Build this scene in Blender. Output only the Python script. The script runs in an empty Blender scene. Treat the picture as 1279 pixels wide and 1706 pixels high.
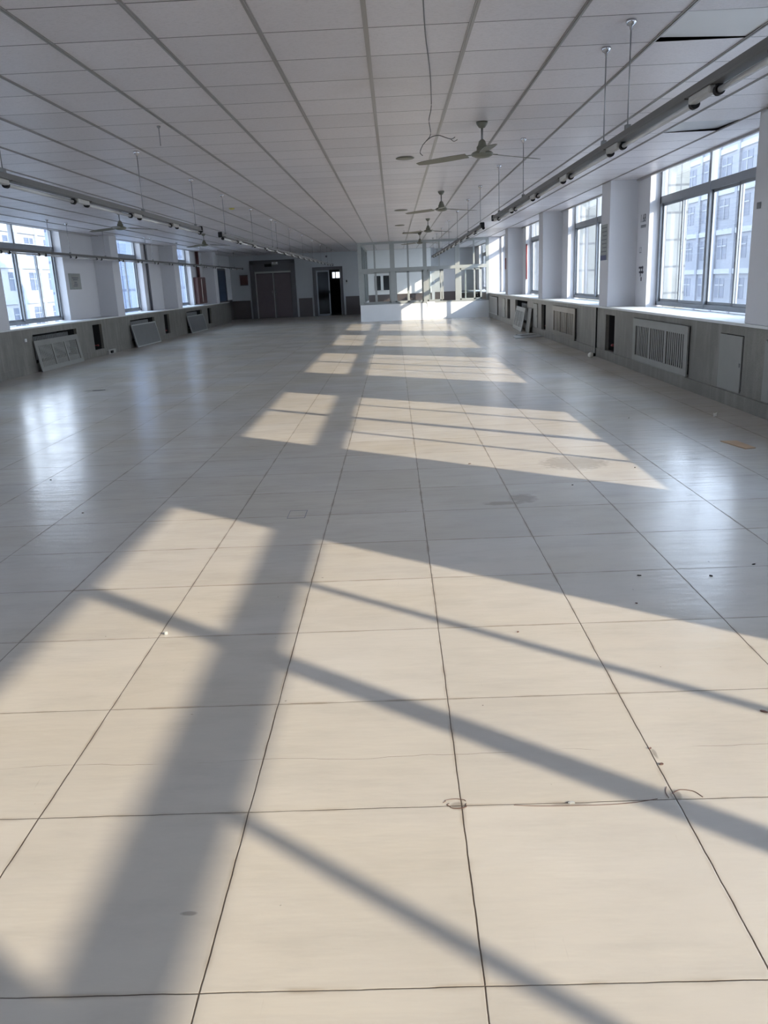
import bpy, bmesh, math, random
from mathutils import Vector, Matrix, noise
random.seed(7)
S = bpy.context.scene
COL = S.collection
# ------------------------------------------------------------------ camera
cam_d = bpy.data.cameras.new('camera')
cam = bpy.data.objects.new('camera', cam_d)
COL.objects.link(cam)
R_ = Vector((0.9990447774, 0.0110156187, -0.0422869814))
U_ = Vector((0.0376691787, 0.2733911950, 0.9611650678))
W_ = Vector((-0.0221487162, 0.9618398571, -0.2727150962))
m = Matrix.Identity(4)
for i in range(3):
    m[i][0] = R_[i]; m[i][1] = U_[i]; m[i][2] = -W_[i]
m[0][3], m[1][3], m[2][3] = 0.0, 0.0, 1.417
cam.matrix_world = m
cam_d.sensor_fit = 'VERTICAL'
cam_d.sensor_height = 36.0
cam_d.lens = 1354.017 / 1706 * 36
cam_d.clip_start = 0.05
cam_d.clip_end = 600
S.camera = cam
# ------------------------------------------------------------------ sky, sun, exposure
SKY_STRENGTH = 11.5
SUN_STRENGTH = 13.2
SUN_DIR = Vector((-1.0, 0.80, -0.505))
S.view_settings.view_transform = 'Standard'
S.view_settings.look = 'None'
S.view_settings.exposure = -0.42
S.view_settings.gamma = 1.0
S.view_settings.use_curve_mapping = False
wd = bpy.data.worlds.new('sky'); S.world = wd
wd.use_nodes = True
wn = wd.node_tree; wn.nodes.clear()
wo = wn.nodes.new('ShaderNodeOutputWorld'); wb = wn.nodes.new('ShaderNodeBackground')
wt = wn.nodes.new('ShaderNodeTexCoord'); ws = wn.nodes.new('ShaderNodeSeparateXYZ'); wr = wn.nodes.new('ShaderNodeValToRGB')
wn.links.new(wt.outputs['Generated'], ws.inputs[0]); wn.links.new(ws.outputs['Z'], wr.inputs[0])
wr.color_ramp.elements[0].position = 0.0; wr.color_ramp.elements[0].color = (0.89, 0.935, 1.0, 1)
wr.color_ramp.elements[1].position = 0.6; wr.color_ramp.elements[1].color = (0.58, 0.74, 1.0, 1)
wn.links.new(wr.outputs[0], wb.inputs[0]); wb.inputs[1].default_value = SKY_STRENGTH
wn.links.new(wb.outputs[0], wo.inputs[0])
sd = bpy.data.lights.new('sun', 'SUN'); so = bpy.data.objects.new('sun', sd); COL.objects.link(so)
sd.energy = SUN_STRENGTH; sd.angle = math.radians(0.55); sd.color = (1.0, 0.84, 0.64)
so.rotation_euler = SUN_DIR.to_track_quat('-Z', 'Y').to_euler(); so.location = (20, -16, 12)
S.cycles.max_bounces = 10; S.cycles.diffuse_bounces = 6; S.cycles.glossy_bounces = 4
S.cycles.transparent_max_bounces = 24; S.cycles.sample_clamp_indirect = 8.0

# ------------------------------------------------------------------ materials
def srgb(r, g, b):
    f = lambda c: (c / 255 / 12.92) if c / 255 <= 0.04045 else ((c / 255 + 0.055) / 1.055) ** 2.4
    return (f(r), f(g), f(b), 1)

def new_mat(name):
    mt = bpy.data.materials.new(name); mt.use_nodes = True
    nt = mt.node_tree; nt.nodes.clear()
    out = nt.nodes.new('ShaderNodeOutputMaterial'); b = nt.nodes.new('ShaderNodeBsdfPrincipled')
    nt.links.new(b.outputs[0], out.inputs[0])
    return mt, nt, b

def mat(name, col, rough=0.6, metal=0.0, var=0.08, scale=6.0, bump=0.0, bscale=60.0, spec=0.5):
    """plain surface with a little procedural unevenness"""
    mt, nt, b = new_mat(name)
    tc = nt.nodes.new('ShaderNodeTexCoord')
    nz = nt.nodes.new('ShaderNodeTexNoise'); nz.inputs['Scale'].default_value = scale; nz.inputs['Detail'].default_value = 5
    nt.links.new(tc.outputs['Object'], nz.inputs['Vector'])
    mx = nt.nodes.new('ShaderNodeMix'); mx.data_type = 'RGBA'
    d = 1 - var * 2
    mx.inputs['A'].default_value = (col[0] * d, col[1] * d, col[2] * d, 1)
    mx.inputs['B'].default_value = (min(1, col[0] * (1 + var)), min(1, col[1] * (1 + var)), min(1, col[2] * (1 + var)), 1)
    nt.links.new(nz.outputs['Fac'], mx.inputs['Factor'])
    nt.links.new(mx.outputs['Result'], b.inputs['Base Color'])
    b.inputs['Roughness'].default_value = rough; b.inputs['Metallic'].default_value = metal
    b.inputs['Specular IOR Level'].default_value = spec
    if bump:
        n2 = nt.nodes.new('ShaderNodeTexNoise'); n2.inputs['Scale'].default_value = bscale
        nt.links.new(tc.outputs['Object'], n2.inputs['Vector'])
        bp = nt.nodes.new('ShaderNodeBump'); bp.inputs['Strength'].default_value = bump; bp.inputs['Distance'].default_value = 0.01
        nt.links.new(n2.outputs['Fac'], bp.inputs['Height']); nt.links.new(bp.outputs[0], b.inputs['Normal'])
    return mt

class NB:
    """small node helper"""
    def __init__(s, nt): s.nt = nt
    def m(s, op, a, b=None, c=None):
        n = s.nt.nodes.new('ShaderNodeMath'); n.operation = op
        for i, v in enumerate((a, b, c)):
            if v is None: continue
            if isinstance(v, (int, float)): n.inputs[i].default_value = v
            else: s.nt.links.new(v, n.inputs[i])
        return n.outputs[0]
    def noise(s, vec, scale, detail=3, rough=0.5):
        n = s.nt.nodes.new('ShaderNodeTexNoise'); n.inputs['Scale'].default_value = scale
        n.inputs['Detail'].default_value = detail; n.inputs['Roughness'].default_value = rough
        s.nt.links.new(vec, n.inputs['Vector']); return n.outputs['Fac']
    def mix(s, f, a, b):
        n = s.nt.nodes.new('ShaderNodeMix'); n.data_type = 'RGBA'
        for k, v in (('Factor', f), ('A', a), ('B', b)):
            if isinstance(v, (int, float, tuple)): n.inputs[k].default_value = v
            else: s.nt.links.new(v, n.inputs[k])
        return n.outputs['Result']
    def ramp(s, v, lo, hi):
        n = s.nt.nodes.new('ShaderNodeMapRange'); n.interpolation_type = 'SMOOTHSTEP'; n.inputs[1].default_value = lo; n.inputs[2].default_value = hi
        s.nt.links.new(v, n.inputs[0]); return n.outputs[0]
    def comb(s, x, y, z=0.0):
        n = s.nt.nodes.new('ShaderNodeCombineXYZ')
        for i, v in enumerate((x, y, z)):
            if isinstance(v, (int, float)): n.inputs[i].default_value = v
            else: s.nt.links.new(v, n.inputs[i])
        return n.outputs[0]

FX0, FXS, FY0, FYS = 0.1344, 0.5958, 1.3572, 0.6042
def floor_material():
    mt, nt, b = new_mat('glazed floor tiles')
    g = NB(nt); tc = nt.nodes.new('ShaderNodeTexCoord'); O = tc.outputs['Object']
    sp = nt.nodes.new('ShaderNodeSeparateXYZ'); nt.links.new(O, sp.inputs[0]); X, Y = sp.outputs[0], sp.outputs[1]
    wob = g.m('MULTIPLY', g.m('SUBTRACT', g.noise(O, 9, 4), 0.5), 0.006)
    u = g.m('DIVIDE', g.m('SUBTRACT', g.m('ADD', X, wob), FX0), FXS)
    v = g.m('DIVIDE', g.m('SUBTRACT', g.m('ADD', Y, wob), FY0), FYS)
    du = g.m('MULTIPLY', g.m('PINGPONG', u, 0.5), FXS)
    dv = g.m('MULTIPLY', g.m('PINGPONG', v, 0.5), FYS)
    # joints: lengthwise ones open and dark, crosswise ones tighter
    wn_ = g.noise(O, 1.7, 3)
    ju = g.m('LESS_THAN', du, g.m('MULTIPLY_ADD', wn_, 0.0022, 0.0006))
    jv = g.m('LESS_THAN', dv, g.m('MULTIPLY_ADD', wn_, 0.0024, 0.0000))
    joint = g.m('MAXIMUM', ju, jv)
    d = g.m('MINIMUM', du, dv)
    # second, finer crack running across the tiles
    cw = g.m('MULTIPLY', g.m('SUBTRACT', g.noise(O, 3.0, 5), 0.5), 0.07)
    crack = g.m('LESS_THAN', g.m('ABSOLUTE', g.m('ADD', g.m('SUBTRACT', Y, 2.22), cw)), 0.0011)
    crack = g.m('MULTIPLY', crack, g.ramp(g.noise(O, 2.2, 2), 0.42, 0.5))
    # tone of each tile
    cell = g.comb(g.m('FLOOR', u), g.m('FLOOR', v))
    wnz = nt.nodes.new('ShaderNodeTexWhiteNoise'); wnz.noise_dimensions = '2D'; nt.links.new(cell, wnz.inputs['Vector'])
    tv = wnz.outputs['Value']
    base = g.mix(tv, srgb(196, 187, 174), srgb(206, 198, 187))
    stain = g.ramp(g.noise(O, 1.1, 3, 0.5), 0.2, 0.85)
    base = g.mix(g.m('MULTIPLY', stain, 0.5), base, srgb(178, 166, 146))
    ms = nt.nodes.new('ShaderNodeMapping'); ms.inputs['Scale'].default_value = (1.6, 4.2, 1); nt.links.new(O, ms.inputs[0])
    smear = g.ramp(g.noise(ms.outputs[0], 1.5, 7, 0.66), 0.40, 0.80)
    base = g.mix(g.m('MULTIPLY', smear, 0.30), base, srgb(150, 142, 130))
    grey = g.ramp(g.noise(O, 0.6, 3, 0.5), 0.2, 0.85)
    base = g.mix(g.m('MULTIPLY', grey, 0.5), base, srgb(180, 179, 180))
    # fine scratches, stretched
    sc = nt.nodes.new('ShaderNodeMapping'); sc.inputs['Rotation'].default_value = (0, 0, 0.35); sc.inputs['Scale'].default_value = (22, 1.6, 1)
    nt.links.new(O, sc.inputs[0])
    scr = g.ramp(g.noise(sc.outputs[0], 1.6, 5, 0.7), 0.66, 0.74)
    base = g.mix(g.m('MULTIPLY', scr, 0.16), base, srgb(120, 112, 104))
    # dirt hugging the joints
    dirt = g.m('MULTIPLY', g.m('SUBTRACT', 1.0, g.ramp(d, 0.0, 0.014)), g.ramp(g.noise(O, 6, 4), 0.38, 0.7))
    base = g.mix(g.m('MULTIPLY', dirt, 0.45), base, srgb(126, 104, 78))
    # named scuffs and chips: x, y, radius x, radius y
    blobs = [(0.80, 5.20, 0.10, 0.13), (0.66, 5.10, 0.16, 0.05), (-0.54, 1.584, 0.024, 0.008), (0.124, 1.961, 0.026, 0.022),
             (0.735, 1.985, 0.018, 0.03), (0.741, 2.19, 0.008, 0.03), (0.436, 1.954, 0.06, 0.006),
             (-4.6, 12.4, 0.22, 0.10), (1.35, 6.2, 0.28, 0.28)]
    wv = g.m('MULTIPLY', g.m('SUBTRACT', g.noise(O, 24, 4), 0.5), 1.5)
    tot = None
    for k, (bx_, by_, rx, ry) in enumerate(blobs):
        a = g.m('DIVIDE', g.m('SUBTRACT', X, bx_), rx); c = g.m('DIVIDE', g.m('SUBTRACT', Y, by_), ry)
        q = g.m('ADD', g.m('ADD', g.m('MULTIPLY', a, a), g.m('MULTIPLY', c, c)), wv)
        e = g.m('MULTIPLY', g.m('SUBTRACT', 1.0, g.ramp(q, 0.3, 1.1)), 0.45 if rx < 0.09 else 0.35)
        tot = e if tot is None else g.m('MAXIMUM', tot, e)
    base = g.mix(tot, base, srgb(88, 82, 76))
    spk = g.ramp(g.noise(O, 26, 2), 0.77, 0.80)
    base = g.mix(g.m('MULTIPLY', spk, 0.6), base, srgb(80, 72, 64))
    line = g.m('MAXIMUM', joint, g.m('MULTIPLY', crack, 0.55))
    base = g.mix(line, base, srgb(74, 62, 50))
    nt.links.new(base, b.inputs['Base Color'])
    ro = g.m('MULTIPLY_ADD', g.noise(O, 1.6, 3, 0.5), 0.10, 0.165)
    nt.links.new(g.m('ADD', ro, g.m('MULTIPLY', joint, 0.4)), b.inputs['Roughness'])
    b.inputs['Specular IOR Level'].default_value = 0.5
    # gentle cupping of every tile and waviness, plus joint grooves
    cup = g.m('MULTIPLY', g.m('ADD', g.m('MULTIPLY', du, du), g.m('MULTIPLY', dv, dv)), -0.012)
    tiltn = g.noise(O, 2.6, 3); 
    st = nt.nodes.new('ShaderNodeMapping'); st.inputs['Scale'].default_value = (1.0, 2.6, 1)
    nt.links.new(O, st.inputs[0])
    h = g.m('ADD', g.m('MULTIPLY', g.noise(st.outputs[0], 3.5, 3), 0.0030), g.m('MULTIPLY', g.ramp(d, 0, 0.003), 0.0012))
    h = g.m('ADD', h, g.m('MULTIPLY', g.noise(O, 90, 2), 0.00006))
    s2 = nt.nodes.new('ShaderNodeMapping'); s2.inputs['Scale'].default_value = (1.5, 9.0, 1); nt.links.new(O, s2.inputs[0])
    h = g.m('ADD', h, g.m('MULTIPLY', g.noise(s2.outputs[0], 2.6, 3), 0.0014))
    bp = nt.nodes.new('ShaderNodeBump'); bp.inputs['Strength'].default_value = 0.8; bp.inputs['Distance'].default_value = 1.0
    nt.links.new(h, bp.inputs['Height']); nt.links.new(bp.outputs[0], b.inputs['Normal'])
    return mt

CX0, CXS, CY0, CYS = -0.1024, 0.5971, 5.168, 0.6034
def ceiling_material():
    mt, nt, b = new_mat('mineral ceiling tiles')
    g = NB(nt); tc = nt.nodes.new('ShaderNodeTexCoord'); O = tc.outputs['Object']
    sp = nt.nodes.new('ShaderNodeSeparateXYZ'); nt.links.new(O, sp.inputs[0]); X, Y = sp.outputs[0], sp.outputs[1]
    u = g.m('DIVIDE', g.m('SUBTRACT', X, CX0), CXS); v = g.m('DIVIDE', g.m('SUBTRACT', Y, CY0), CYS)
    dv = g.m('MULTIPLY', g.m('PINGPONG', v, 0.5), CYS)
    cell = g.comb(g.m('FLOOR', u), g.m('FLOOR', v))
    wnz = nt.nodes.new('ShaderNodeTexWhiteNoise'); wnz.noise_dimensions = '2D'; nt.links.new(cell, wnz.inputs['Vector'])
    base = g.mix(wnz.outputs['Value'], srgb(208, 203, 206), srgb(220, 215, 218))
    st = nt.nodes.new('ShaderNodeMapping'); st.inputs['Scale'].default_value = (1.0, 3.0, 1); nt.links.new(O, st.inputs[0])
    pit = g.ramp(g.noise(st.outputs[0], 42, 3, 0.7), 0.50, 0.62)
    base = g.mix(g.m('MULTIPLY', pit, 0.16), base, srgb(120, 116, 114))
    brn = g.ramp(g.noise(O, 0.5, 5, 0.6), 0.55, 0.8)
    base = g.mix(g.m('MULTIPLY', brn, 0.25), base, srgb(160, 150, 140))
    line = g.m('LESS_THAN', dv, 0.0060)
    base = g.mix(g.m('MULTIPLY', line, 0.95), base, srgb(70, 66, 66))
    nt.links.new(base, b.inputs['Base Color'])
    b.inputs['Roughness'].default_value = 0.34
    b.inputs['Specular IOR Level'].default_value = 0.5
    tilt = g.m('MULTIPLY', g.m('SUBTRACT', wnz.outputs['Value'], 0.5), g.m('MULTIPLY', g.m('FRACT', v), 0.006))
    sag = g.m('MULTIPLY', g.m('MULTIPLY', g.m('PINGPONG', u, 0.5), g.m('PINGPONG', v, 0.5)), 0.016)
    h = g.m('ADD', g.m('ADD', g.m('MULTIPLY', pit, -0.0004), tilt), g.m('ADD', sag, g.m('MULTIPLY', g.ramp(dv, 0, 0.006), 0.002)))
    bp = nt.nodes.new('ShaderNodeBump'); bp.inputs['Strength'].default_value = 0.8; bp.inputs['Distance'].default_value = 1.0
    nt.links.new(h, bp.inputs['Height']); nt.links.new(bp.outputs[0], b.inputs['Normal'])
    return mt

def glass_material(name, tint, refl=1.0, dirt=0.05, rough=0.02):
    mt = bpy.data.materials.new(name); mt.use_nodes = True; nt = mt.node_tree; nt.nodes.clear(); g = NB(nt)
    out = nt.nodes.new('ShaderNodeOutputMaterial')
    tr = nt.nodes.new('ShaderNodeBsdfTransparent'); tr.inputs[0].default_value = tint
    gl = nt.nodes.new('ShaderNodeBsdfGlossy'); gl.inputs['Roughness'].default_value = rough
    lw = nt.nodes.new('ShaderNodeLayerWeight'); lw.inputs[0].default_value = 0.5
    fr = g.m('MULTIPLY_ADD', g.m('POWER', lw.outputs['Facing'], 5.0), 0.85, 0.035)
    mx = nt.nodes.new('ShaderNodeMixShader')
    nt.links.new(g.m('MULTIPLY', fr, refl), mx.inputs[0]); nt.links.new(tr.outputs[0], mx.inputs[1]); nt.links.new(gl.outputs[0], mx.inputs[2])
    df = nt.nodes.new('ShaderNodeBsdfTranslucent'); df.inputs[0].default_value = (0.72, 0.80, 0.95, 1)
    tc = nt.nodes.new('ShaderNodeTexCoord')
    m2 = nt.nodes.new('ShaderNodeMixShader')
    nt.links.new(g.m('MULTIPLY', g.noise(tc.outputs['Object'], 2.5, 4), dirt * 2), m2.inputs[0])
    nt.links.new(mx.outputs[0], m2.inputs[1]); nt.links.new(df.outputs[0], m2.inputs[2]); nt.links.new(m2.outputs[0], out.inputs[0])
    return mt

def terrazzo_material():
    mt, nt, b = new_mat('grey terrazzo')
    g = NB(nt); tc = nt.nodes.new('ShaderNodeTexCoord'); O = tc.outputs['Object']
    vo = nt.nodes.new('ShaderNodeTexVoronoi'); vo.inputs['Scale'].default_value = 90; nt.links.new(O, vo.inputs['Vector'])
    base = g.mix(g.noise(O, 3, 5), srgb(80, 78, 75), srgb(130, 127, 120))
    ch = g.m('LESS_THAN', vo.outputs['Distance'], 0.36)
    base = g.mix(g.m('MULTIPLY', ch, 0.6), base, srgb(84, 82, 78))
    sp = nt.nodes.new('ShaderNodeMapping'); sp.inputs['Scale'].default_value = (6, 6, 0.7); nt.links.new(O, sp.inputs[0])
    drip = g.ramp(g.noise(sp.outputs[0], 1.5, 5, 0.6), 0.45, 0.75)
    base = g.mix(g.m('MULTIPLY', drip, 0.5), base, srgb(150, 148, 140))
    g2 = g.ramp(g.noise(O, 1.1, 4, 0.6), 0.35, 0.7); base = g.mix(g.m('MULTIPLY', g2, 0.3), base, srgb(80, 78, 74))
    nt.links.new(base, b.inputs['Base Color']); b.inputs['Roughness'].default_value = 0.38
    return mt

def wainscot_material():
    mt, nt, b = new_mat('brown wainscot paint')
    g = NB(nt); tc = nt.nodes.new('ShaderNodeTexCoord'); O = tc.outputs['Object']
    base = g.mix(g.noise(O, 2, 4), srgb(72, 66, 68), srgb(86, 78, 78))
    nt.links.new(base, b.inputs['Base Color']); b.inputs['Roughness'].default_value = 0.4
    return mt

def facade_tile_material(name, c1, c2, pitch=0.6):
    mt, nt, b = new_mat(name)
    g = NB(nt); tc = nt.nodes.new('ShaderNodeTexCoord')
    sp = nt.nodes.new('ShaderNodeSeparateXYZ'); nt.links.new(tc.outputs['Object'], sp.inputs[0])
    fx = g.m('PINGPONG', g.m('DIVIDE', g.m('ADD', sp.outputs[0], sp.outputs[1]), pitch * 0.8), 0.5)
    fz = g.m('PINGPONG', g.m('DIVIDE', sp.outputs[2], pitch * 1.6), 0.5)
    l = g.m('LESS_THAN', g.m('MINIMUM', fx, fz), 0.04)
    base = g.mix(g.noise(tc.outputs['Object'], 0.8, 4), c1, tuple(min(1, k * 1.05) for k in c1[:3]) + (1,))
    base = g.mix(l, base, c2)
    nt.links.new(base, b.inputs['Base Color']); b.inputs['Roughness'].default_value = 0.55
    return mt

M = dict(
    floor=floor_material(), ceil=ceiling_material(), terrazzo=terrazzo_material(), wains=wainscot_material(),
    plaster=mat('white wall plaster', srgb(196, 196, 200), 0.75, var=0.035, scale=1.2, bump=0.15, bscale=14),
    plaster2=mat('end wall plaster', srgb(172, 174, 178), 0.75, var=0.04, scale=1.0, bump=0.15, bscale=14),
    white=mat('white paint', srgb(226, 228, 230), 0.55, var=0.03, scale=2),
    pframe=mat('partition frame enamel', srgb(150, 154, 153), 0.45, 0.1, var=0.03),
    sill=mat('pale stone sill', srgb(206, 208, 208), 0.45, var=0.05, scale=5),
    alu=mat('aluminium frame', srgb(136, 140, 146), 0.42, 0.4, var=0.05),
    alud=mat('aluminium in dull finish', srgb(138, 142, 146), 0.5, 0.35, var=0.05),
    tbar=mat('ceiling runner enamel', srgb(150, 147, 146), 0.3, 0.5, var=0.02),
    glass=glass_material('window glass', (0.94, 0.97, 0.99, 1), 1.0, 0.022),
    pglass=glass_material('partition glass', (0.94, 0.96, 0.96, 1), 0.8, 0.015),
    dark=mat('dark void', srgb(30, 30, 32), 0.9, var=0.1),  # near black colour in place of the shade inside voids
    black=mat('black plastic', srgb(14, 14, 17), 0.6, var=0.05, spec=0.2),
    steel=mat('galvanised steel', srgb(120, 121, 122), 0.45, 0.6, var=0.08),
    track=mat('grey enamelled track', srgb(96, 95, 94), 0.4, 0.2, var=0.06),
    cover=mat('pale grey enamel', srgb(164, 163, 160), 0.4, 0.1, var=0.05),
    tube=mat('unlit fluorescent tube', srgb(186, 186, 186), 0.2, var=0.01),
    chrome=mat('chrome', srgb(200, 200, 204), 0.12, 1.0, var=0.02),
    rod=mat('thin steel rod', srgb(142, 142, 144), 0.4, 0.5, var=0.02),
    fan=mat('greenish grey fan enamel', srgb(108, 108, 96), 0.4, 0.1, var=0.06),
    grille=mat('grey painted grille', srgb(138, 138, 134), 0.42, 0.2, var=0.08, scale=4),
    grille2=mat('brown tinted steel grille', srgb(118, 112, 104), 0.3, 0.6, var=0.12, scale=4),
    door=mat('maroon grey door paint', srgb(98, 86, 90), 0.5, var=0.06),
    dframe=mat('dark door frame', srgb(88, 86, 90), 0.45, var=0.06),
    blue=mat('dark blue door paint', srgb(44, 62, 84), 0.5, var=0.06),
    maroon=mat('maroon cabinet paint', srgb(84, 48, 48), 0.4, var=0.06),
    rust=mat('rust brown paint', srgb(96, 70, 62), 0.5, var=0.12),
    paper=mat('paper', srgb(214, 212, 204), 0.8, var=0.04),
    greypaper=mat('faded grey paper', srgb(146, 150, 148), 0.7, var=0.12, scale=12),
    ink=mat('dark ink', srgb(44, 46, 58), 0.6, var=0.05),
    faint=mat('faint grey ink', srgb(108, 110, 116), 0.7, var=0.1),
    inkblue=mat('blue grey ink', srgb(84, 88, 118), 0.6, var=0.05),
    red=mat('dull red', srgb(124, 48, 52), 0.5, var=0.1),
    card=mat('brown cardboard', srgb(176, 146, 116), 0.8, var=0.1),
    wire=mat('grey cable', srgb(104, 102, 102), 0.5, var=0.1),
    yellow=mat('yellowed plastic', srgb(196, 186, 96), 0.5, var=0.05),
    board=mat('pale board', srgb(168, 170, 168), 0.45, var=0.06),
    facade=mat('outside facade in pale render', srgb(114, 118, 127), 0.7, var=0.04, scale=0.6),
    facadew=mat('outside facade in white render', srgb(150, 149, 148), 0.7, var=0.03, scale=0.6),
    band=mat('white floor band', srgb(140, 144, 150), 0.6, var=0.02),
    facwin=mat('outside window pane', srgb(78, 88, 106), 0.5, 0.0, var=0.2, scale=0.7, spec=0.15),
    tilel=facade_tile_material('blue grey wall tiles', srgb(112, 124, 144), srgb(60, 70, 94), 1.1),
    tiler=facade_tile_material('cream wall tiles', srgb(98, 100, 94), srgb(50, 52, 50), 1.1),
    asphalt=mat('yard paving', srgb(120, 120, 118), 0.9, var=0.1, scale=0.3),
)

# ------------------------------------------------------------------ builders
class MB:
    def __init__(s): s.bm = bmesh.new()
    def box(s, x0, x1, y0, y1, z0, z1):
        c = Vector(((x0 + x1) / 2, (y0 + y1) / 2, (z0 + z1) / 2))
        mx = Matrix.Translation(c) @ Matrix.Diagonal((abs(x1 - x0), abs(y1 - y0), abs(z1 - z0), 1))
        bmesh.ops.create_cube(s.bm, size=1, matrix=mx); return s
    def obox(s, mx, sx, sy, sz):
        bmesh.ops.create_cube(s.bm, size=1, matrix=mx @ Matrix.Diagonal((sx, sy, sz, 1))); return s
    def cyl(s, p0, p1, r, r2=None, seg=12, caps=True):
        p0 = Vector(p0); p1 = Vector(p1); d = p1 - p0
        mx = Matrix.Translation((p0 + p1) / 2) @ d.to_track_quat('Z', 'Y').to_matrix().to_4x4()
        bmesh.ops.create_cone(s.bm, cap_ends=caps, segments=seg, radius1=r, radius2=r if r2 is None else r2, depth=d.length, matrix=mx); return s
    def sphere(s, c, r, sc=(1, 1, 1), u=14, v=10):
        bmesh.ops.create_uvsphere(s.bm, u_segments=u, v_segments=v, radius=r, matrix=Matrix.Translation(c) @ Matrix.Diagonal((*sc, 1))); return s
    def lathe(s, c, prof, seg=24):
        c = Vector(c); rings = []
        for r, z in prof:
            rings.append([s.bm.verts.new(c + Vector((r * math.cos(2 * math.pi * k / seg), r * math.sin(2 * math.pi * k / seg), z))) for k in range(seg)])
        for a, b in zip(rings, rings[1:]):
            for k in range(seg):
                s.bm.faces.new((a[k], a[(k + 1) % seg], b[(k + 1) % seg], b[k]))
        s.bm.faces.new(rings[0][::-1]); s.bm.faces.new(rings[-1]); return s
    def tube(s, pts, r, seg=6):
        pts = [Vector(p) for p in pts]
        # smooth by Catmull-Rom
        P = [pts[0]] + pts + [pts[-1]]; out = []
        for i in range(1, len(P) - 2):
            for k in range(6):
                t = k / 6
                out.append(0.5 * ((2 * P[i]) + (-P[i - 1] + P[i + 1]) * t + (2 * P[i - 1] - 5 * P[i] + 4 * P[i + 1] - P[i + 2]) * t * t + (-P[i - 1] + 3 * P[i] - 3 * P[i + 1] + P[i + 2]) * t ** 3))
        out.append(pts[-1]); rings = []
        for i, p in enumerate(out):
            d = (out[min(i + 1, len(out) - 1)] - out[max(i - 1, 0)]).normalized()
            q = d.to_track_quat('Z', 'Y')
            rings.append([s.bm.verts.new(p + q @ Vector((r * math.cos(2 * math.pi * k / seg), r * math.sin(2 * math.pi * k / seg), 0))) for k in range(seg)])
        for a, b in zip(rings, rings[1:]):
            for k in range(seg): s.bm.faces.new((a[k], a[(k + 1) % seg], b[(k + 1) % seg], b[k]))
        s.bm.faces.new(rings[0][::-1]); s.bm.faces.new(rings[-1]); return s
    def prism(s, pts, z0, z1):
        """polygon in xy extruded from z0 to z1"""
        a = [s.bm.verts.new((x, y, z0)) for x, y in pts]; b = [s.bm.verts.new((x, y, z1)) for x, y in pts]
        n = len(pts); s.bm.faces.new(a[::-1]); s.bm.faces.new(b)
        for k in range(n): s.bm.faces.new((a[k], a[(k + 1) % n], b[(k + 1) % n], b[k]))
        return s
    def go(s, name, mt, parent=None, bevel=0.0, smooth=False, origin=None):
        bmesh.ops.recalc_face_normals(s.bm, faces=s.bm.faces)
        if origin is None and parent is not None: origin = parent.location.copy() if parent.parent is None else (0, 0, 0)
        if origin is None: origin = (0, 0, 0)
        me = bpy.data.meshes.new(name)
        if parent is not None: off = world_loc(parent)
        else: off = Vector(origin)
        bmesh.ops.translate(s.bm, verts=s.bm.verts, vec=-off)
        s.bm.to_mesh(me); s.bm.free(); me.materials.append(mt)
        if smooth:
            for p in me.polygons: p.use_smooth = True
        o = bpy.data.objects.new(name, me); COL.objects.link(o)
        if parent is None: o.location = off
        else: o.parent = parent
        if bevel:
            bv = o.modifiers.new('bevel', 'BEVEL'); bv.width = bevel; bv.segments = 2; bv.limit_method = 'ANGLE'
        return o

def world_loc(o):
    v = Vector(o.location)
    while o.parent: o = o.parent; v += Vector(o.location)
    return v

def thing(name, loc, label, cat, group=None):
    o = bpy.data.objects.new(name, None); COL.objects.link(o); o.location = loc; o.empty_display_size = 0.1
    return tag(o, label, cat, group)
def tag(o, label, cat, group=None, kind=None):
    if label: o['label'] = label
    if cat: o['category'] = cat
    if group: o['group'] = group
    if kind: o['kind'] = kind
    return o
def struct(o): o['kind'] = 'structure'; return o
def sempty(name, loc=(0, 0, 0)):
    o = bpy.data.objects.new(name, None); COL.objects.link(o); o.location = loc; o.empty_display_size = 0.1
    return struct(o)

# ------------------------------------------------------------------ shell
XR, XL = 3.5, -7.0            # faces of the low walls
RR, RL = 3.95, -7.45          # wall faces above the sill
OR, OL = 4.205, -7.725          # outside faces
HC = 2.80
SZ = 0.86
Y0, YP, YF, YE = -9.0, 31.0, 38.7, 40.2

struct(MB().box(OL - .0, OR, Y0 - .3, YE + .3, -0.3, 0).go('floor', M['floor']))
# ceiling: one slab of cells with two lifted tiles
lift = {(3, 0), (5, 6)}
cm = MB()
def cpatch(x0, x1, y0, y1):
    x0, x1 = max(x0, RL + .02), min(x1, RR - .02)
    vs = [cm.bm.verts.new(p) for p in ((x0, y0, HC), (x0, y1, HC), (x1, y1, HC), (x1, y0, HC))]; cm.bm.faces.new(vs)
holes = sorted([(CX0 + i * CXS, CX0 + (i + 1) * CXS, CY0 + j * CYS, CY0 + (j + 1) * CYS) for i, j in lift], key=lambda h: h[2])
ya = Y0
for x0, x1, y0, y1 in holes:
    cpatch(OL, OR, ya, y0); cpatch(OL, x0, y0, y1); cpatch(x1, OR, y0, y1); ya = y1
cpatch(OL, OR, ya, YE)
ceil = struct(cm.go('ceiling', M['ceil']))
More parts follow.
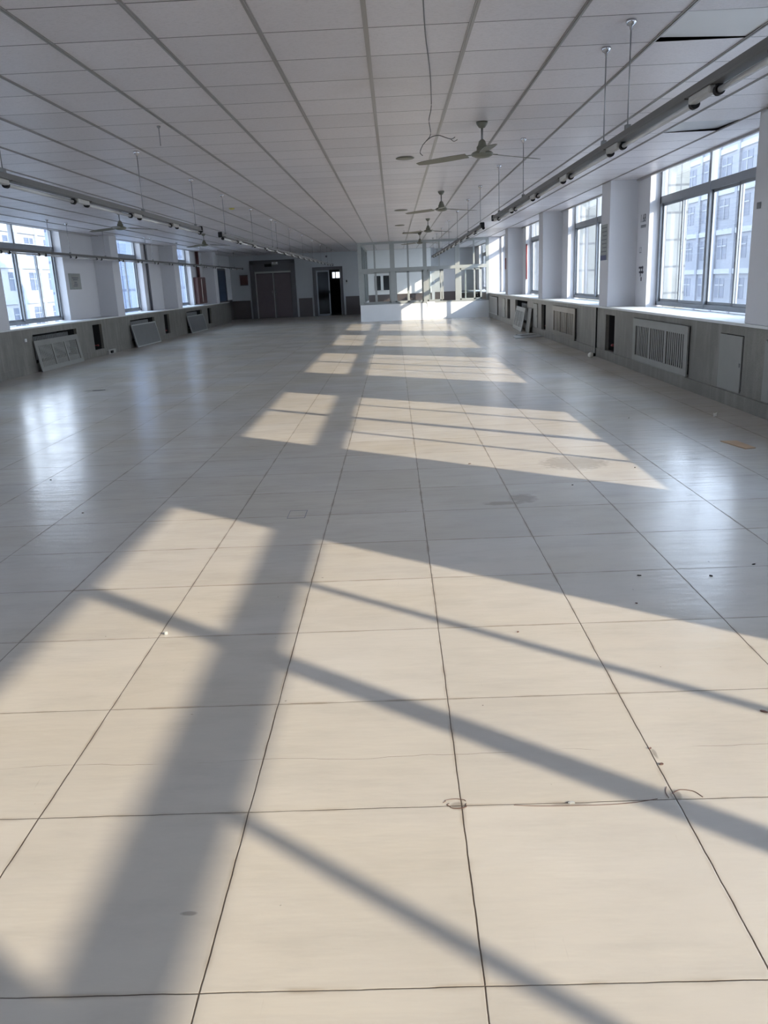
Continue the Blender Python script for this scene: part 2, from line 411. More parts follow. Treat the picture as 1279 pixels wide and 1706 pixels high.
# roof slab above the void
rb = MB().box(OL - .3, OR + .3, Y0 - .3, YE + .3, 3.25, 3.45)
rb.box(OL - .3, OL, Y0 - .3, YE + .3, 3.0, 3.25).box(OR, OR + .05, Y0 - .3, YE + .3, 3.0, 3.25)
rb.box(OL, OR, Y0 - .3, Y0, HC, 3.25).box(OL, OR, YE, YE + .3, HC, 3.25)
rb.go('roof_slab', M['dark'], ceil)
MB().box(OL, OR, Y0 - .3, 58, 3.45, 12).box(OL, OR, 42.6, 58, -9, 3.45).box(OL, OR, Y0 - .3, YE + .6, -9, -.3).go('other_floors', M['plaster'], ceil)
# lengthwise metal runners of the ceiling grid
tb = MB()
i0 = math.ceil((OL - CX0) / CXS)
for i in range(i0, 8):
    x = CX0 + i * CXS
    if x > 3.94 or x < RL + .02: continue
    tb.box(x - .014, x + .014, Y0, YE, HC - .006, HC + .001)
    tb.box(x - .0045, x + .0045, Y0, YE, HC - .011, HC - .006)
tb.go('grid_runner', M['tbar'], ceil)
me_ = MB()
me_.box(RL + .0, RL + .04, Y0, YF, HC - .006, HC + .002).box(RR - .04, RR, Y0, YE, HC - .028, HC + .002)
me_.go('edge_angle', M['tbar'], ceil)
for (i, j), tlt, lab in (((3, 0), 'a', 'smooth pale ceiling tile pushed up out of the grid beside the near light row'),
                         ((5, 6), 'b', 'ceiling tile lifted at one corner near the right windows')):
    x0, x1 = CX0 + i * CXS + .012, CX0 + (i + 1) * CXS - .012
    y0, y1 = CY0 + j * CYS + .006, CY0 + (j + 1) * CYS - .006
    q = MB()
    if tlt == 'a': zz = [HC + .001, HC + .001, HC + .006, HC + .024]    # near-left, near-right, far-right, far-left
    else: zz = [HC + .001, HC + .004, HC + .020, HC + .003]
    bt = [q.bm.verts.new(p) for p in ((x0, y0, zz[0]), (x1, y0, zz[1]), (x1, y1, zz[2]), (x0, y1, zz[3]))]
    tp = [q.bm.verts.new(vv.co + Vector((0, 0, .014))) for vv in bt]
    q.bm.faces.new(bt); q.bm.faces.new(tp[::-1])
    for k in range(4): q.bm.faces.new((bt[k], bt[(k + 1) % 4], tp[(k + 1) % 4], tp[k]))
    o = q.go('ceiling_tile', M['white'] if tlt == 'a' else M['tbar'], origin=((x0 + x1) / 2, (y0 + y1) / 2, HC))
    tag(o, lab, 'ceiling tile')

# windows ----------------------------------------------------------
wcount = [0]
def window(side, y0, y1, ym, sashes, zb=0.88, zt=2.95, tr=(2.37, 2.475), detail=True):
    wcount[0] += 1
    X = 4.10 if side > 0 else -7.62
    s = side
    root = sempty('window_%d' % wcount[0], (X, (y0 + y1) / 2, zb))
    a, b = (X, X + .07 * s)
    a, b = min(a, b), max(a, b)
    f = MB()
    t = .06
    f.box(a, b, y0, y0 + t, zb, zt).box(a, b, y1 - t, y1, zb, zt).box(a, b, y0, y1, zb, zb + .06).box(a, b, y0, y1, zt - .04, zt)
    f.box(a, b, y0, y1, *tr).box(a - .006, b + .006, ym - .038, ym + .038, zb, zt)
    f.go('frame', M['alu'], root, bevel=.004)
    gm = X + .04 * s
    pn = MB()
    for p, q in ((y0 + t, ym - .03), (ym + .03, y1 - t)):
        o = MB().box(gm - .003, gm + .003, p, q, tr[1], zt - .04).go('pane', M['glass'], root)
    # sliding sashes: two in each half
    for h, (p, q) in enumerate(((y0 + t, ym - .03), (ym + .03, y1 - t))):
        ms = sashes[h]
        for k, (c, d) in enumerate(((p, ms + .025), (ms - .025, q))):
            xs = X + (.022 + .026 * k) * s
            sb = MB(); w = .042
            z0_, z1_ = zb + .06, tr[0]
            sb.box(xs - .011, xs + .011, c, c + w, z0_, z1_).box(xs - .011, xs + .011, d - w, d, z0_, z1_)
            sb.box(xs - .011, xs + .011, c, d, z0_, z0_ + .04).box(xs - .011, xs + .011, c, d, z1_ - .035, z1_)
            so_ = sb.go('sash', M['alu'], root, bevel=.003)
            MB().box(xs - .003, xs + .003, c + w, d - w, z0_ + .04, z1_ - .035).go('sash_pane', M['glass'], so_)
            if detail and k == 1:
                MB().box(xs - s * .011 - .012, xs - s * .011 + .004, c + .01, c + .03, 1.62, 1.72).go('latch', M['black'], so_, bevel=.002)
    return root

# visible bays on the right: centre 11.2 + 6k ; two nearer bays are outside the frame
RW = [(-9.0 + .4, -5.1, -7.0, (-8.0, -6.0)), (-2.66, .92, -.80, (-1.76, .06)), (3.30, 6.88, 5.12, (4.27, 6.10))]
for k in range(5):
    c = 11.22 + 6.02 * k
    RW.append((c - 2.02, c + 2.02, c, (c - .95, c + 1.02)))
RW[6] = (27.80, 30.95, 29.30, (28.5, 30.15))
RW[7] = (33.3, 38.9, 36.1, (34.7, 37.5))
LW = []
for k in range(-4, 3):
    c = 17.17 + 6.035 * k
    LW.append((c - 2.0, c + 1.98, c, (c - .98, c + 1.0)))
for w in RW: window(1, *w)
for w in LW: window(-1, *w)

# walls above the sill, with the window openings left free
def upper_wall(side, wins, y0, y1, name):
    q = MB()
    a, b = (RR, OR) if side > 0 else (OL, RL)
    ya = y0
    for w in sorted(wins):
        q.box(a, b, ya, w[0], SZ - .02, HC + .46); ya = w[1]
    q.box(a, b, ya, y1, SZ - .02, HC + .46)
    q.box(a, b, y0, y1, -0.2, SZ - .02)
    # lintel above the frame, hidden over the ceiling
    for w in wins: q.box(a, b, w[0], w[1], 2.94, HC + .46)
    # bulkhead closing the void above the ceiling edge
    e0, e1 = (RR - .02, RR) if side > 0 else (RL, RL + .02)
    q.box(e0, e1, y0, y1, HC + .002, HC + .46)
    return struct(q.go(name, M['plaster']))
wr_ = upper_wall(1, RW, Y0, YE, 'wall_right')
wl_ = upper_wall(-1, LW, Y0, YF, 'wall_left')

# low walls with niches, faced in terrazzo
def apron(side, holes, y0, y1, parent, zmax):
    """holes: (y0,y1,z0,z1)"""
    q = MB(); F = XR if side > 0 else XL
    back = RR if side > 0 else RL
    t = .06 * side
    x0, x1 = min(F, F + t), max(F, F + t)
    ya = y0
    for h in sorted(holes):
        q.box(x0, x1, ya, h[0], 0, zmax); q.box(x0, x1, h[0], h[1], 0, h[2]); q.box(x0, x1, h[0], h[1], h[3], zmax)
        ya = h[1]
    q.box(x0, x1, ya, y1, 0, zmax)
    o = q.go('low_wall', M['terrazzo'], parent)
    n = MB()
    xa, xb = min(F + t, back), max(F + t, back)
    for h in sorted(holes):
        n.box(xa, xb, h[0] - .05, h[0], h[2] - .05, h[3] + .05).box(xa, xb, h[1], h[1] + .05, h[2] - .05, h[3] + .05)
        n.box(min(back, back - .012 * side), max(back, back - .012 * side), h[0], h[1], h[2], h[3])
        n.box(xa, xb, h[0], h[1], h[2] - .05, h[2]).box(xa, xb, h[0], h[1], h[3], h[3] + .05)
    n.go('niche_shade_lining', M['dark'], parent)  # lining coloured near black so niches and grille slots look shaded
    # skirting plinth standing a little proud
    p = MB(); xs = F - .012 * side
    p.box(min(xs, F), max(xs, F), y0, y1, 0, .145)
    p.go('plinth', M['terrazzo'], parent, bevel=.002)
    return o
R_big = [(3.9, 6.15), (9.9, 12.19), (16.12, 18.42), (22.10, 24.30), (28.3, 30.6), (34.2, 36.4)]
R_nar = [(7.28, 7.86), (8.37, 8.97), (13.33, 13.90), (19.42, 19.99), (20.5, 21.1), (25.4, 26.0), (26.5, 27.1)]
L_big = [(-2.0, .2), (4.0, 6.2), (9.9, 12.15), (15.95, 18.2), (22.0, 24.26), (28.1, 30.35)]
L_nar = [(13.2, 13.8), (19.2, 19.80), (25.3, 25.85), (31.3, 31.9)]
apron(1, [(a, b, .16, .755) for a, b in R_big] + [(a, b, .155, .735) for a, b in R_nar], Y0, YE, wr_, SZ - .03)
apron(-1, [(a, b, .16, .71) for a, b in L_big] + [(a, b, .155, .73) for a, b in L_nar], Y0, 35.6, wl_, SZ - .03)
struct(MB().box(XR - .02, 4.13, Y0, YP, SZ - .03, SZ).go('trim_1', M['sill'], bevel=.004))
struct(MB().box(-7.64, XL + .02, Y0, 35.6, SZ - .03, SZ).go('trim_2', M['sill'], bevel=.004))
struct(MB().box(XR - .02, 4.13, YP + .1, YE, SZ - .03, SZ).go('trim_3', M['sill'], bevel=.004))
# piers between the windows
tn = 4
for k in range(-1, 5):
    y = 8.40 + 6.0 * k + (.05 if k > 1 else 0)
    if k == 4: y = 31.56
    struct(MB().box(XR, RR + .01, y - .55, y, SZ, HC).go('trim_%d' % tn, M['plaster'], bevel=.006)); tn += 1
for k in range(-3, 3):
    y = 21.70 + 6.0 * k
    if k == -1: y = 15.08
    struct(MB().box(RL - .01, XL, y - .55, y, SZ, HC).go('trim_%d' % tn, M['plaster'], bevel=.006)); tn += 1

# back wall (behind the camera) and end walls
struct(MB().box(OL, OR, Y0 - .3, Y0, 0, HC + .2).go('wall_back', M['plaster2']))
# far wall with double door and single door openings
DD = (-6.50, -4.50, 0.0, 2.54); SD = (-3.66, -2.32, 0, 2.15); WB = (-.92, -.12, .98, 1.72)
fw = MB(); yA, yB = YF, YF + .25
fw.box(OL - .3, DD[0], yA, yB, 0, HC + .3).box(DD[0], DD[1], yA, yB, DD[3], HC + .3).box(DD[1], SD[0], yA, yB, 0, HC + .3)
fw.box(SD[0], SD[1], yA, yB, SD[3], HC + .3).box(SD[1], WB[0], yA, yB, 0, HC + .3)
fw.box(WB[0], WB[1], yA, yB, 0, WB[2]).box(WB[0], WB[1], yA, yB, WB[3], HC + .3).box(WB[1], 1.75, yA, yB, 0, HC + .3)
fwo = struct(fw.go('wall_far', M['plaster2']))
wz = MB(); d_ = .012
for a, b in ((-7.45, DD[0] - .12), (DD[1] + .12, SD[0] - .10), (SD[1] + .10, -1.28), (-1.2, 1.75)):
    wz.box(a, b, YF - d_, YF, 0, .83)
wz.go('wainscot', M['wains'], fwo)
ew = MB().box(1.75, OR, YE, YE + .25, 0, HC + .3).box(1.75, 1.9, YF + .25, YE, 0, HC + .3)
ewo = struct(ew.go('wall_recess', M['plaster2']))
MB().box(1.9, XR, YE - d_, YE, 0, .83).go('wainscot', M['wains'], ewo)
# left wall beyond the low wall
sw = MB().box(OL - .1, RL, 35.6, YF, 0, .9)
sw.go('wall_end', M['wains'], wl_)
# dark corridor behind the far doors
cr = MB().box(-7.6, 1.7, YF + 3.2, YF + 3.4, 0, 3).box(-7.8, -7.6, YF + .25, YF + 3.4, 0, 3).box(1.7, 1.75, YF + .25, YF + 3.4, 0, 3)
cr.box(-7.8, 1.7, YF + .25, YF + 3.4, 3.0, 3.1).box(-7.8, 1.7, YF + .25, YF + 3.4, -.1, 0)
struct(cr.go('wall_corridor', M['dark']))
# small window, its glow standing in for daylight, at the far end of the corridor, seen through the open door
cw_ = sempty('window_%d' % (wcount[0] + 1), (-2.75, YF + 3.15, 1.75)); wcount[0] += 1
mt_, nt_, b_ = new_mat('glowing pane for daylight')
b_.inputs['Base Color'].default_value = (.8, .85, .9, 1); b_.inputs['Emission Color'].default_value = (.85, .92, 1, 1); b_.inputs['Emission Strength'].default_value = 2.2  # pane glows by emission in place of daylight
M['daylight'] = mt_
MB().box(-3.00, -2.52, YF + 3.17, YF + 3.2, 1.68, 1.96).go('pane', mt_, cw_)
q = MB()
for x in (-3.02, -2.85, -2.50): q.box(x - .02, x + .02, YF + 3.13, YF + 3.18, 1.66, 1.98)
q.box(-3.02, -2.5, YF + 3.13, YF + 3.18, 1.64, 1.68).box(-3.02, -2.5, YF + 3.13, YF + 3.18, 1.96, 2.0)
q.go('frame', M['dframe'], cw_)

# doors -------------------------------------------------------------
def ddoor():
    r = sempty('door_1', ((DD[0] + DD[1]) / 2, YF, 0))
    x0, x1, _, z1 = DD
    f = MB(); w = .17
    f.box(x0 - w * .2, x0 + w, YF - .05, YF + .2, 0, z1).box(x1 - w, x1 + w * .2, YF - .05, YF + .2, 0, z1).box(x0 - w * .2, x1 + w * .2, YF - .05, YF + .2, z1 - .16, z1 + .03)
    f.go('door_frame', M['dframe'], r, bevel=.01)
    i0, i1 = x0 + w, x1 - w
    MB().box(i0, i1, YF + .02, YF + .10, 2.0, 2.08).go('transom_rail', M['cover'], r, bevel=.005)
    MB().box(i0, i1, YF + .05, YF + .07, 2.08, z1 - .16).go('transom_panel', M['dframe'], r)
    mid = (i0 + i1) / 2 + .02
    for k, (a, b) in enumerate(((i0 + .05, mid - .035), (mid + .035, i1 - .04))):
        o = MB().box(a, b, YF + .04, YF + .09, .02, 1.98).go('door_leaf', M['door'], r, bevel=.004)
        fr = MB().box(a - .04, a, YF + .02, YF + .1, .0, 2.0).box(b, b + .035, YF + .02, YF + .1, .0, 2.0)
        fr.go('edge_strip', M['cover'] if k == 0 else M['dframe'], r)
        hx = mid - .09 if k == 0 else mid + .07
        h = MB().cyl((hx, YF - .03, 1.0), (hx, YF - .03, 1.24), .014).cyl((hx, YF + .04, 1.02), (hx, YF - .03, 1.02), .01).cyl((hx, YF + .04, 1.22), (hx, YF - .03, 1.22), .01)
        h.go('door_handle', M['chrome'], o, smooth=True)
    return r
ddoor()
def sdoor():
    r = sempty('door_2', ((SD[0] + SD[1]) / 2, YF, 0)); x0, x1, _, z1 = SD
    MB().box(x0 - .02, x0 + .13, YF - .04, YF + .2, 0, z1).box(x1 - .09, x1 + .02, YF - .04, YF + .2, 0, z1).box(x0 - .02, x1 + .02, YF - .04, YF + .2, z1 - .12, z1 + .02).go('door_frame', M['dframe'], r, bevel=.008)
    a, b = x0 + .14, x0 + .74
    lf = MB().box(a, a + .055, YF, YF + .04, .01, z1 - .13).box(b - .055, b, YF, YF + .04, .01, z1 - .13).box(a, b, YF, YF + .04, .01, .08).box(a, b, YF, YF + .04, z1 - .20, z1 - .13)
    o = lf.go('door_leaf', M['alu'], r, bevel=.004)
    MB().box(a + .05, b - .05, YF + .015, YF + .022, .08, z1 - .2).go('door_glass', M['pglass'], o)
    MB().box(b - .045, b - .015, YF - .03, YF, 1.0, 1.12).go('door_handle', M['black'], o, bevel=.003)
    MB().box(x1 - .125, x1 - .09, YF + .05, YF + .09, .01, z1 - .13).go('jamb_strip', M['alu'], r)
sdoor()
# blue door in the left side wall, just past the last pier
r = sempty('door_3', (RL, 36.5, SZ))
MB().box(RL - .01, RL + .035, 35.7, 37.3, .9, 2.18).go('door_leaf', M['blue'], r, bevel=.004)
MB().box(RL - .01, RL + .05, 35.62, 35.7, .86, 2.26).box(RL - .01, RL + .05, 37.3, 37.38, .86, 2.26).box(RL - .01, RL + .05, 35.62, 37.38, 2.18, 2.26).go('door_frame', M['dframe'], r)
# inner window in the far wall, dark behind
r = sempty('window_%d' % (wcount[0] + 1), ((WB[0] + WB[1]) / 2, YF, WB[2]))
q = MB(); x0, x1, z0, z1 = WB[0], WB[1], WB[2], WB[3]
q.box(x0, x0 + .05, YF - .01, YF + .06, z0, z1).box(x1 - .05, x1, YF - .01, YF + .06, z0, z1).box(x0, x1, YF - .01, YF + .06, z0, z0 + .05).box(x0, x1, YF - .01, YF + .06, z1 - .05, z1)
q.box((x0 + x1) / 2 - .06, (x0 + x1) / 2 + .06, YF - .01, YF + .06, z0, z1)
q.go('frame', M['white'], r, bevel=.003)
MB().box(x0 + .05, x1 - .05, YF + .02, YF + .026, z0 + .05, z1 - .05).go('pane', M['pglass'], r)

# ------------------------------------------------------------------ glazed partition booth
px0, px1 = -1.25, 3.50
pr = thing('glazed_partition', ((px0 + px1) / 2, YP, 0), 'white glazed office partition on a low white wall across the far right of the hall', 'partition')
pt = .10
MB().box(px0, px1, YP - .0, YP + pt, 0, .60).box(px0, px0 + pt, YP + pt, YF, 0, .60).go('low_wall', M['white'], pr)
f = MB(); ya, yb = YP + .01, YP + .09
posts = [(-1.27, -1.13), (-.10, .07), (1.10, 1.24), (2.27, 2.44), (3.40, 3.50)]
for a, b in posts: f.box(a, b, ya, yb, .60, HC)
f.box(px0, px1, ya - .006, yb + .006, 1.76, 1.88).box(px0, px1, ya - .004, yb + .004, HC - .08, HC - .002).box(px0 - .01, px1, YP - .02, yb + .02, .60, .64)
f.go('frame', M['pframe'], pr, bevel=.004)
for a, b, um in ((-1.13, -.10, -.66), (.07, 1.10, .56), (1.24, 2.27, 1.70), (2.44, 3.40, 2.96)):
    g_ = MB().box(um - .03, um + .03, ya + .02, yb - .02, 1.88, HC - .08)
    g_.go('transom_bar', M['pframe'], pr)
    for c, d in ((a, um - .03), (um + .03, b)):
        MB().box(c, d, YP + .048, YP + .053, 1.88, HC - .08).go('upper_pane', M['pglass'], pr)
# lower sliding sashes, some pushed open as in the photograph
sashes = [(-1.13, -.63, 0), (-.66, -.10, 1), (.07, .56, 0), (.53, 1.10, 1), (1.24, 1.76, 0), (1.30, 1.84, 1), (2.44, 3.0, 0), (2.62, 3.24, 1)]
for a, b, k in sashes:
    y = YP + (.03 if k == 0 else .065)
    s_ = MB().box(a, a + .055, y - .014, y + .014, .64, 1.76).box(b - .055, b, y - .014, y + .014, .64, 1.76).box(a, b, y - .014, y + .014, .64, .70).box(a, b, y - .014, y + .014, 1.70, 1.76)
    o = s_.go('sash', M['pframe'], pr, bevel=.003)
    MB().box(a + .055, b - .055, y - .003, y + .003, .70, 1.70).go('sash_pane', M['pglass'], o)
# return side of the booth
f = MB(); xa, xb = px0 + .01, px0 + .09
for y in (YP + .1, YP + 2.55, YP + 5.1, YF - .12): f.box(xa, xb, y, y + .1, .60, HC)
f.box(xa - .005, xb + .005, YP + .1, YF, 1.76, 1.88).box(xa - .003, xb + .003, YP + .1, YF, HC - .08, HC - .002).box(xa - .005, xb + .005, YP + .1, YF, .60, .64)
for y in (YP + 1.3, YP + 3.8, YP + 6.3): f.box(xa + .02, xb - .02, y, y + .05, .64, HC - .08)
f.go('side_frame', M['pframe'], pr, bevel=.004)
for a, b in ((YP + .2, YP + 2.55), (YP + 2.65, YP + 5.1), (YP + 5.2, YF - .12)):
    MB().box(px0 + .047, px0 + .053, a, b, .64, 1.76).go('side_pane', M['pglass'], pr)
    MB().box(px0 + .047, px0 + .053, a, b, 1.88, HC - .08).go('side_pane', M['pglass'], pr)
MB().box(px0 + pt, 1.74, YF - .008, YF - .001, .84, WB[2]).box(px0 + pt, WB[0], YF - .008, YF - .001, WB[2], WB[3]).box(WB[1], 1.74, YF - .008, YF - .001, WB[2], WB[3]).box(px0 + pt, 1.74, YF - .008, YF - .001, WB[3], HC - .01).go('sun_bounce_lining', M['white'], fwo)  # white lining added to brighten the booth wall in place of bounced sun
# grey notice hung over the booth's low wall
o = MB().box(1.22, 1.50, YP - .012, YP - .004, .42, .63).box(1.22, 1.50, YP - .03, YP - .02, .58, .63).go('paper_notice', M['white'])
tag(o, 'small pale lilac sheet hanging below a glazed partition sash', 'sheet of paper')
# a low table seen through the right panes
tb_ = thing('table', (3.0, 33.3, 0), 'low pale-topped table inside the glazed booth, behind its right panes', 'table')
MB().box(2.5, 3.42, 33.0, 33.6, .86, .89).go('tabletop', M['white'], tb_, bevel=.003)
for x in (2.55, 3.37):
    for y in (33.05, 33.55): MB().box(x - .02, x + .02, y - .02, y + .02, 0, .86).go('leg', M['black'], tb_)

# ------------------------------------------------------------------ ceiling fans
def make_fan(name, loc, rot, label, blades=3, group='ceiling fans'):
    x, y = loc
    r = thing(name, (x, y, HC), label, 'ceiling fan', group)
    MB().lathe((x, y, HC), [(.055, -.0), (.05, -.02), (.028, -.05), (.012, -.055)], 20).go('canopy', M['fan'], r, smooth=True)
    MB().cyl((x, y, HC - .04), (x, y, HC - .19), .010).go('downrod', M['steel'], r, smooth=True)
    MB().lathe((x, y, HC), [(.014, -.15), (.030, -.165), (.040, -.20), (.052, -.215), (.052, -.245), (.088, -.258), (.102, -.272), (.098, -.290), (.060, -.306), (.02, -.312)], 28).go('motor', M['fan'], r, smooth=True)
    for k in range(blades):
        a = rot + k * 2 * math.pi / 3
        q = MB()
        mx = Matrix.Translation((x, y, HC - .275)) @ Matrix.Rotation(a, 4, 'Z')
        # arm and twisted blade
        n = 9; pv = None
        q.obox(mx @ Matrix.Translation((.125, 0, 0)), .10, .028, .006)
        L0, L1 = .155, .68
        for i in range(n + 1):
            t = i / n; xx = L0 + (L1 - L0) * t
            w = .050 + .012 * math.sin(t * math.pi) - (.018 if i == n else 0)
            tw = math.radians(13 - 5 * t); dr = -.022 * t
            c, s_ = math.cos(tw), math.sin(tw)
            ring = []
            for (yy, zz) in ((-w, -.002), (w, -.002), (w, .002), (-w, .002)):
                cam_ = .004 * (1 - (yy / w) ** 2)
                ring.append(q.bm.verts.new(mx @ Vector((xx, yy * c - zz * s_, yy * s_ + zz * c + dr + cam_))))
            if pv:
                for j in range(4): q.bm.faces.new((pv[j], pv[(j + 1) % 4], ring[(j + 1) % 4], ring[j]))
            else: q.bm.faces.new(ring[::-1])
            pv = ring
        q.bm.faces.new(pv)
        q.go('blade', M['fan'], r)
    return r
make_fan('ceiling_fan', (.876, 8.244), math.radians(31), 'nearest grey-green three-bladed ceiling fan, large above the hall')
make_fan('ceiling_fan', (.84, 14.3), math.radians(28), 'second ceiling fan along the right side, between the first fan and the booth')
make_fan('ceiling_fan', (.87, 20.4), math.radians(33), 'third ceiling fan along the right side, small and dark')
make_fan('ceiling_fan', (.87, 26.6), math.radians(27), 'farthest ceiling fan on the right, close in front of the booth')
make_fan('ceiling_fan', (-4.80, 15.2), math.radians(38), 'ceiling fan half hidden behind the near left light row')
make_fan('ceiling_fan', (-4.88, 22.2), math.radians(24), 'ceiling fan behind the gap between the two left light rows')
# small fittings on the ceiling in line with the fans
for k, (x, y, sx, sy, lab) in enumerate(((.19, 10.3, .11, .13, 'flat grey oval plate on the ceiling left of the nearest fan'),
                                   (.21, 17.6, .14, .16, 'flat grey plate on the ceiling left of the second fan'),
                                   (.22, 22.3, .13, .18, 'flat grey plate on the ceiling left of the third fan'))):
    o = MB().sphere((x, y, HC - .008), 1, (sx, sy, .014), 20, 8).go('ceiling_plate', M['fan'], smooth=True, origin=(x, y, HC)); tag(o, lab, 'ceiling plate')
o = thing('hanging_batten', (.55, 24.6, HC), 'short dark batten hanging crosswise on two wires before the booth', 'lamp')
MB().box(.32, .86, 24.57, 24.63, HC - .10, HC - .06).go('batten', M['black'], o, bevel=.004)
for x in (.36, .82): MB().cyl((x, 24.6, HC - .06), (x, 24.6, HC + .0), .004, seg=6).go('wire', M['wire'], o)

# ------------------------------------------------------------------ suspended fluorescent rows
def light_row(x, y0, y1, phase, side, rods, label, zc=2.185, capnear=True, pitch=1.5, n_rod_pairs=()):
    r = thing('suspended_light_row', (x, (y0 + y1) / 2, HC), label, 'light fitting', None)
    # track: inverted channel
    MB().box(x - .017, x + .017, y0, y1, zc, zc + .036).box(x - .024, x + .024, y0, y1, zc - .006, zc + .002).go('track', M['track'], r, bevel=.002)
    xt = x + .014 * side
    y = phase
    while y < y1 + .01:
        far = min(y, y1); near = far - (pitch - .30)
        if far > y0 + .2:
            near_ = max(near, y0 + .02)
            # reflector strip, tube, sockets
            MB().box(x - .028, x + .028, near_ + .01, far - .01, zc - .012, zc - .004).go('reflector', M['track'], r)
            MB().cyl((xt, near_, zc - .035), (xt, far, zc - .035), .0135, seg=10).go('fluorescent_tube', M['tube'], r, smooth=True)
            for yy in (near_, far):
                MB().cyl((xt, yy - .022, zc - .035), (xt, yy + .012, zc - .035), .022, seg=14).box(xt - .012, xt + .012, yy - .018, yy + .010, zc - .03, zc).go('end_socket', M['black'], r)
            if far + .29 < y1:
                MB().box(x - .022, x + .022, far + .02, far + .28, zc - .040, zc - .006).go('joint_cover', M['cover'], r, bevel=.008)
        y += pitch
    for yy in (y0, y1):
        MB().box(x - .030, x + .030, yy - .02, yy + .02, zc - .03, zc + .05).go('end_cap', M['black'], r, bevel=.01)
    for yy in rods:
        rd = MB().cyl((x, yy, zc + .04), (x, yy, HC - .01), .0042, seg=8).go('suspension_rod', M['rod'], r, smooth=True)
        MB().lathe((x, yy, HC), [(.028, 0.0), (.032, -.010), (.024, -.026), (.010, -.034), (.007, -.050)], 18).go('ceiling_hook', M['chrome'], rd, smooth=True)
        MB().box(x - .014, x + .014, yy - .02, yy + .02, zc + .03, zc + .062).go('track_clip', M['steel'], rd)
rodsR1 = [2.4, 5.27, 5.84, 9.29, 11.35]
light_row(1.42, .6, 11.95, 2.37, 1, rodsR1, 'near right row of unlit fluorescent tubes on a grey track, passing the nearest fan', pitch=1.52)
light_row(1.42, 13.40, 30.2, 14.6, 1, [13.7, 15.9, 18.5, 21.3, 24.3, 27.2, 29.6], 'far right row of unlit fluorescent tubes reaching the booth', pitch=1.5)
light_row(-2.57, .6, 11.55, 2.55, -1, [2.6, 5.8, 8.96, 11.29], 'near left row of unlit fluorescent tubes on a grey track', pitch=1.5)
light_row(-2.57, 12.85, 36.4, 14.3, -1, [13.26, 15.84, 18.4, 19.13, 21.5, 24.5, 27.5, 30.6, 33.6, 36.0], 'far left row of unlit fluorescent tubes before the double door', pitch=1.5)
light_row(-6.46, 9.0, 36.4, 11.0, 1, [10.4, 13.3, 16.1, 17.05, 19.13, 22.35, 22.9, 25.6, 28.6, 31.6, 34.6], 'row of unlit fluorescent tubes hung along the left windows', pitch=1.5)
# spare rod with no track
def spare(x, y, l, lab):
    r = thing('suspension_rod', (x, y, HC), lab, 'rod')
    MB().cyl((x, y, HC - l), (x, y, HC), .004, seg=8).go('rod', M['rod'], r, smooth=True)
    MB().lathe((x, y, HC), [(.016, 0.0), (.018, -.008), (.006, -.02)], 14).go('ceiling_hook', M['rod'], r, smooth=True)
spare(-1.99, 7.70, .16, 'short bare rod hanging alone from the ceiling over the left half')
# dangling cable by the nearest fan
o = MB().tube([(.20, 4.6, 2.793), (.24, 5.3, 2.785), (.30, 6.1, 2.775), (.345, 6.9, 2.765), (.346, 7.0, 2.70), (.328, 7.0, 2.62), (.338, 7.0, 2.52), (.30, 7.0, 2.47), (.272, 7.0, 2.44), (.252, 7.0, 2.39), (.272, 7.0, 2.365)], .0035)
o.tube([(.30, 7.0, 2.47), (.345, 6.97, 2.495), (.40, 6.95, 2.50), (.455, 6.97, 2.485), (.50, 6.98, 2.475), (.53, 7.0, 2.49)], .0035)
o.tube([(.49, 6.98, 2.478), (.52, 7.0, 2.46), (.55, 7.0, 2.472)], .003)
o = o.go('hanging_cable', M['wire'], smooth=True); tag(o, 'loose grey cable drooping from the ceiling left of the nearest fan', 'cable')
o = MB().lathe((-2.86, 15.56, HC), [(.05, 0), (.05, -.012), (.03, -.022), (.012, -.024)], 20).go('smoke_detector', M['yellow'], smooth=True, origin=(-2.86, 15.56, HC))
tag(o, 'small yellowed round detector on the ceiling above the left light rows', 'detector')

# ------------------------------------------------------------------ radiator covers, hatches, leaning panels
def grille_mesh(mx, w, h, t, nslat=21, bays=3):
    """panel in local x (width), z (height), thickness along y, with upright slots"""
    q = MB(); m_ = .07 * w / 2.2 + .06
    def b(x0, x1, z0, z1, tt=t): q.obox(mx @ Matrix.Translation(((x0 + x1) / 2, 0, (z0 + z1) / 2)), x1 - x0, tt, z1 - z0)
    zt, zb = h - .105, .085
    b(-w / 2, w / 2, zt, h); b(-w / 2, w / 2, 0, zb); b(-w / 2, -w / 2 + m_, zb, zt); b(w / 2 - m_, w / 2, zb, zt)
    inner = w - 2 * m_; pw = inner / bays
    for k in range(1, bays): b(-w / 2 + m_ + pw * k - .02, -w / 2 + m_ + pw * k + .02, zb, zt)
    per = nslat // bays
    for k in range(bays):
        for i in range(1, per + 1):
            xx = -w / 2 + m_ + pw * k + pw * i / (per + 1)
            b(xx - .022, xx + .022, zb, zt, .0025)
    return q
def side_mx(side, yc, x, tilt=0.0, turn=0.0):
    # local x -> world y, local y (thickness) -> world -x*side..., z up, leaning about the foot
    base = Matrix.Translation((x, yc, 0)) @ Matrix.Rotation(math.pi / 2 + turn, 4, 'Z')
    return base @ Matrix.Rotation(-tilt * side, 4, 'X')
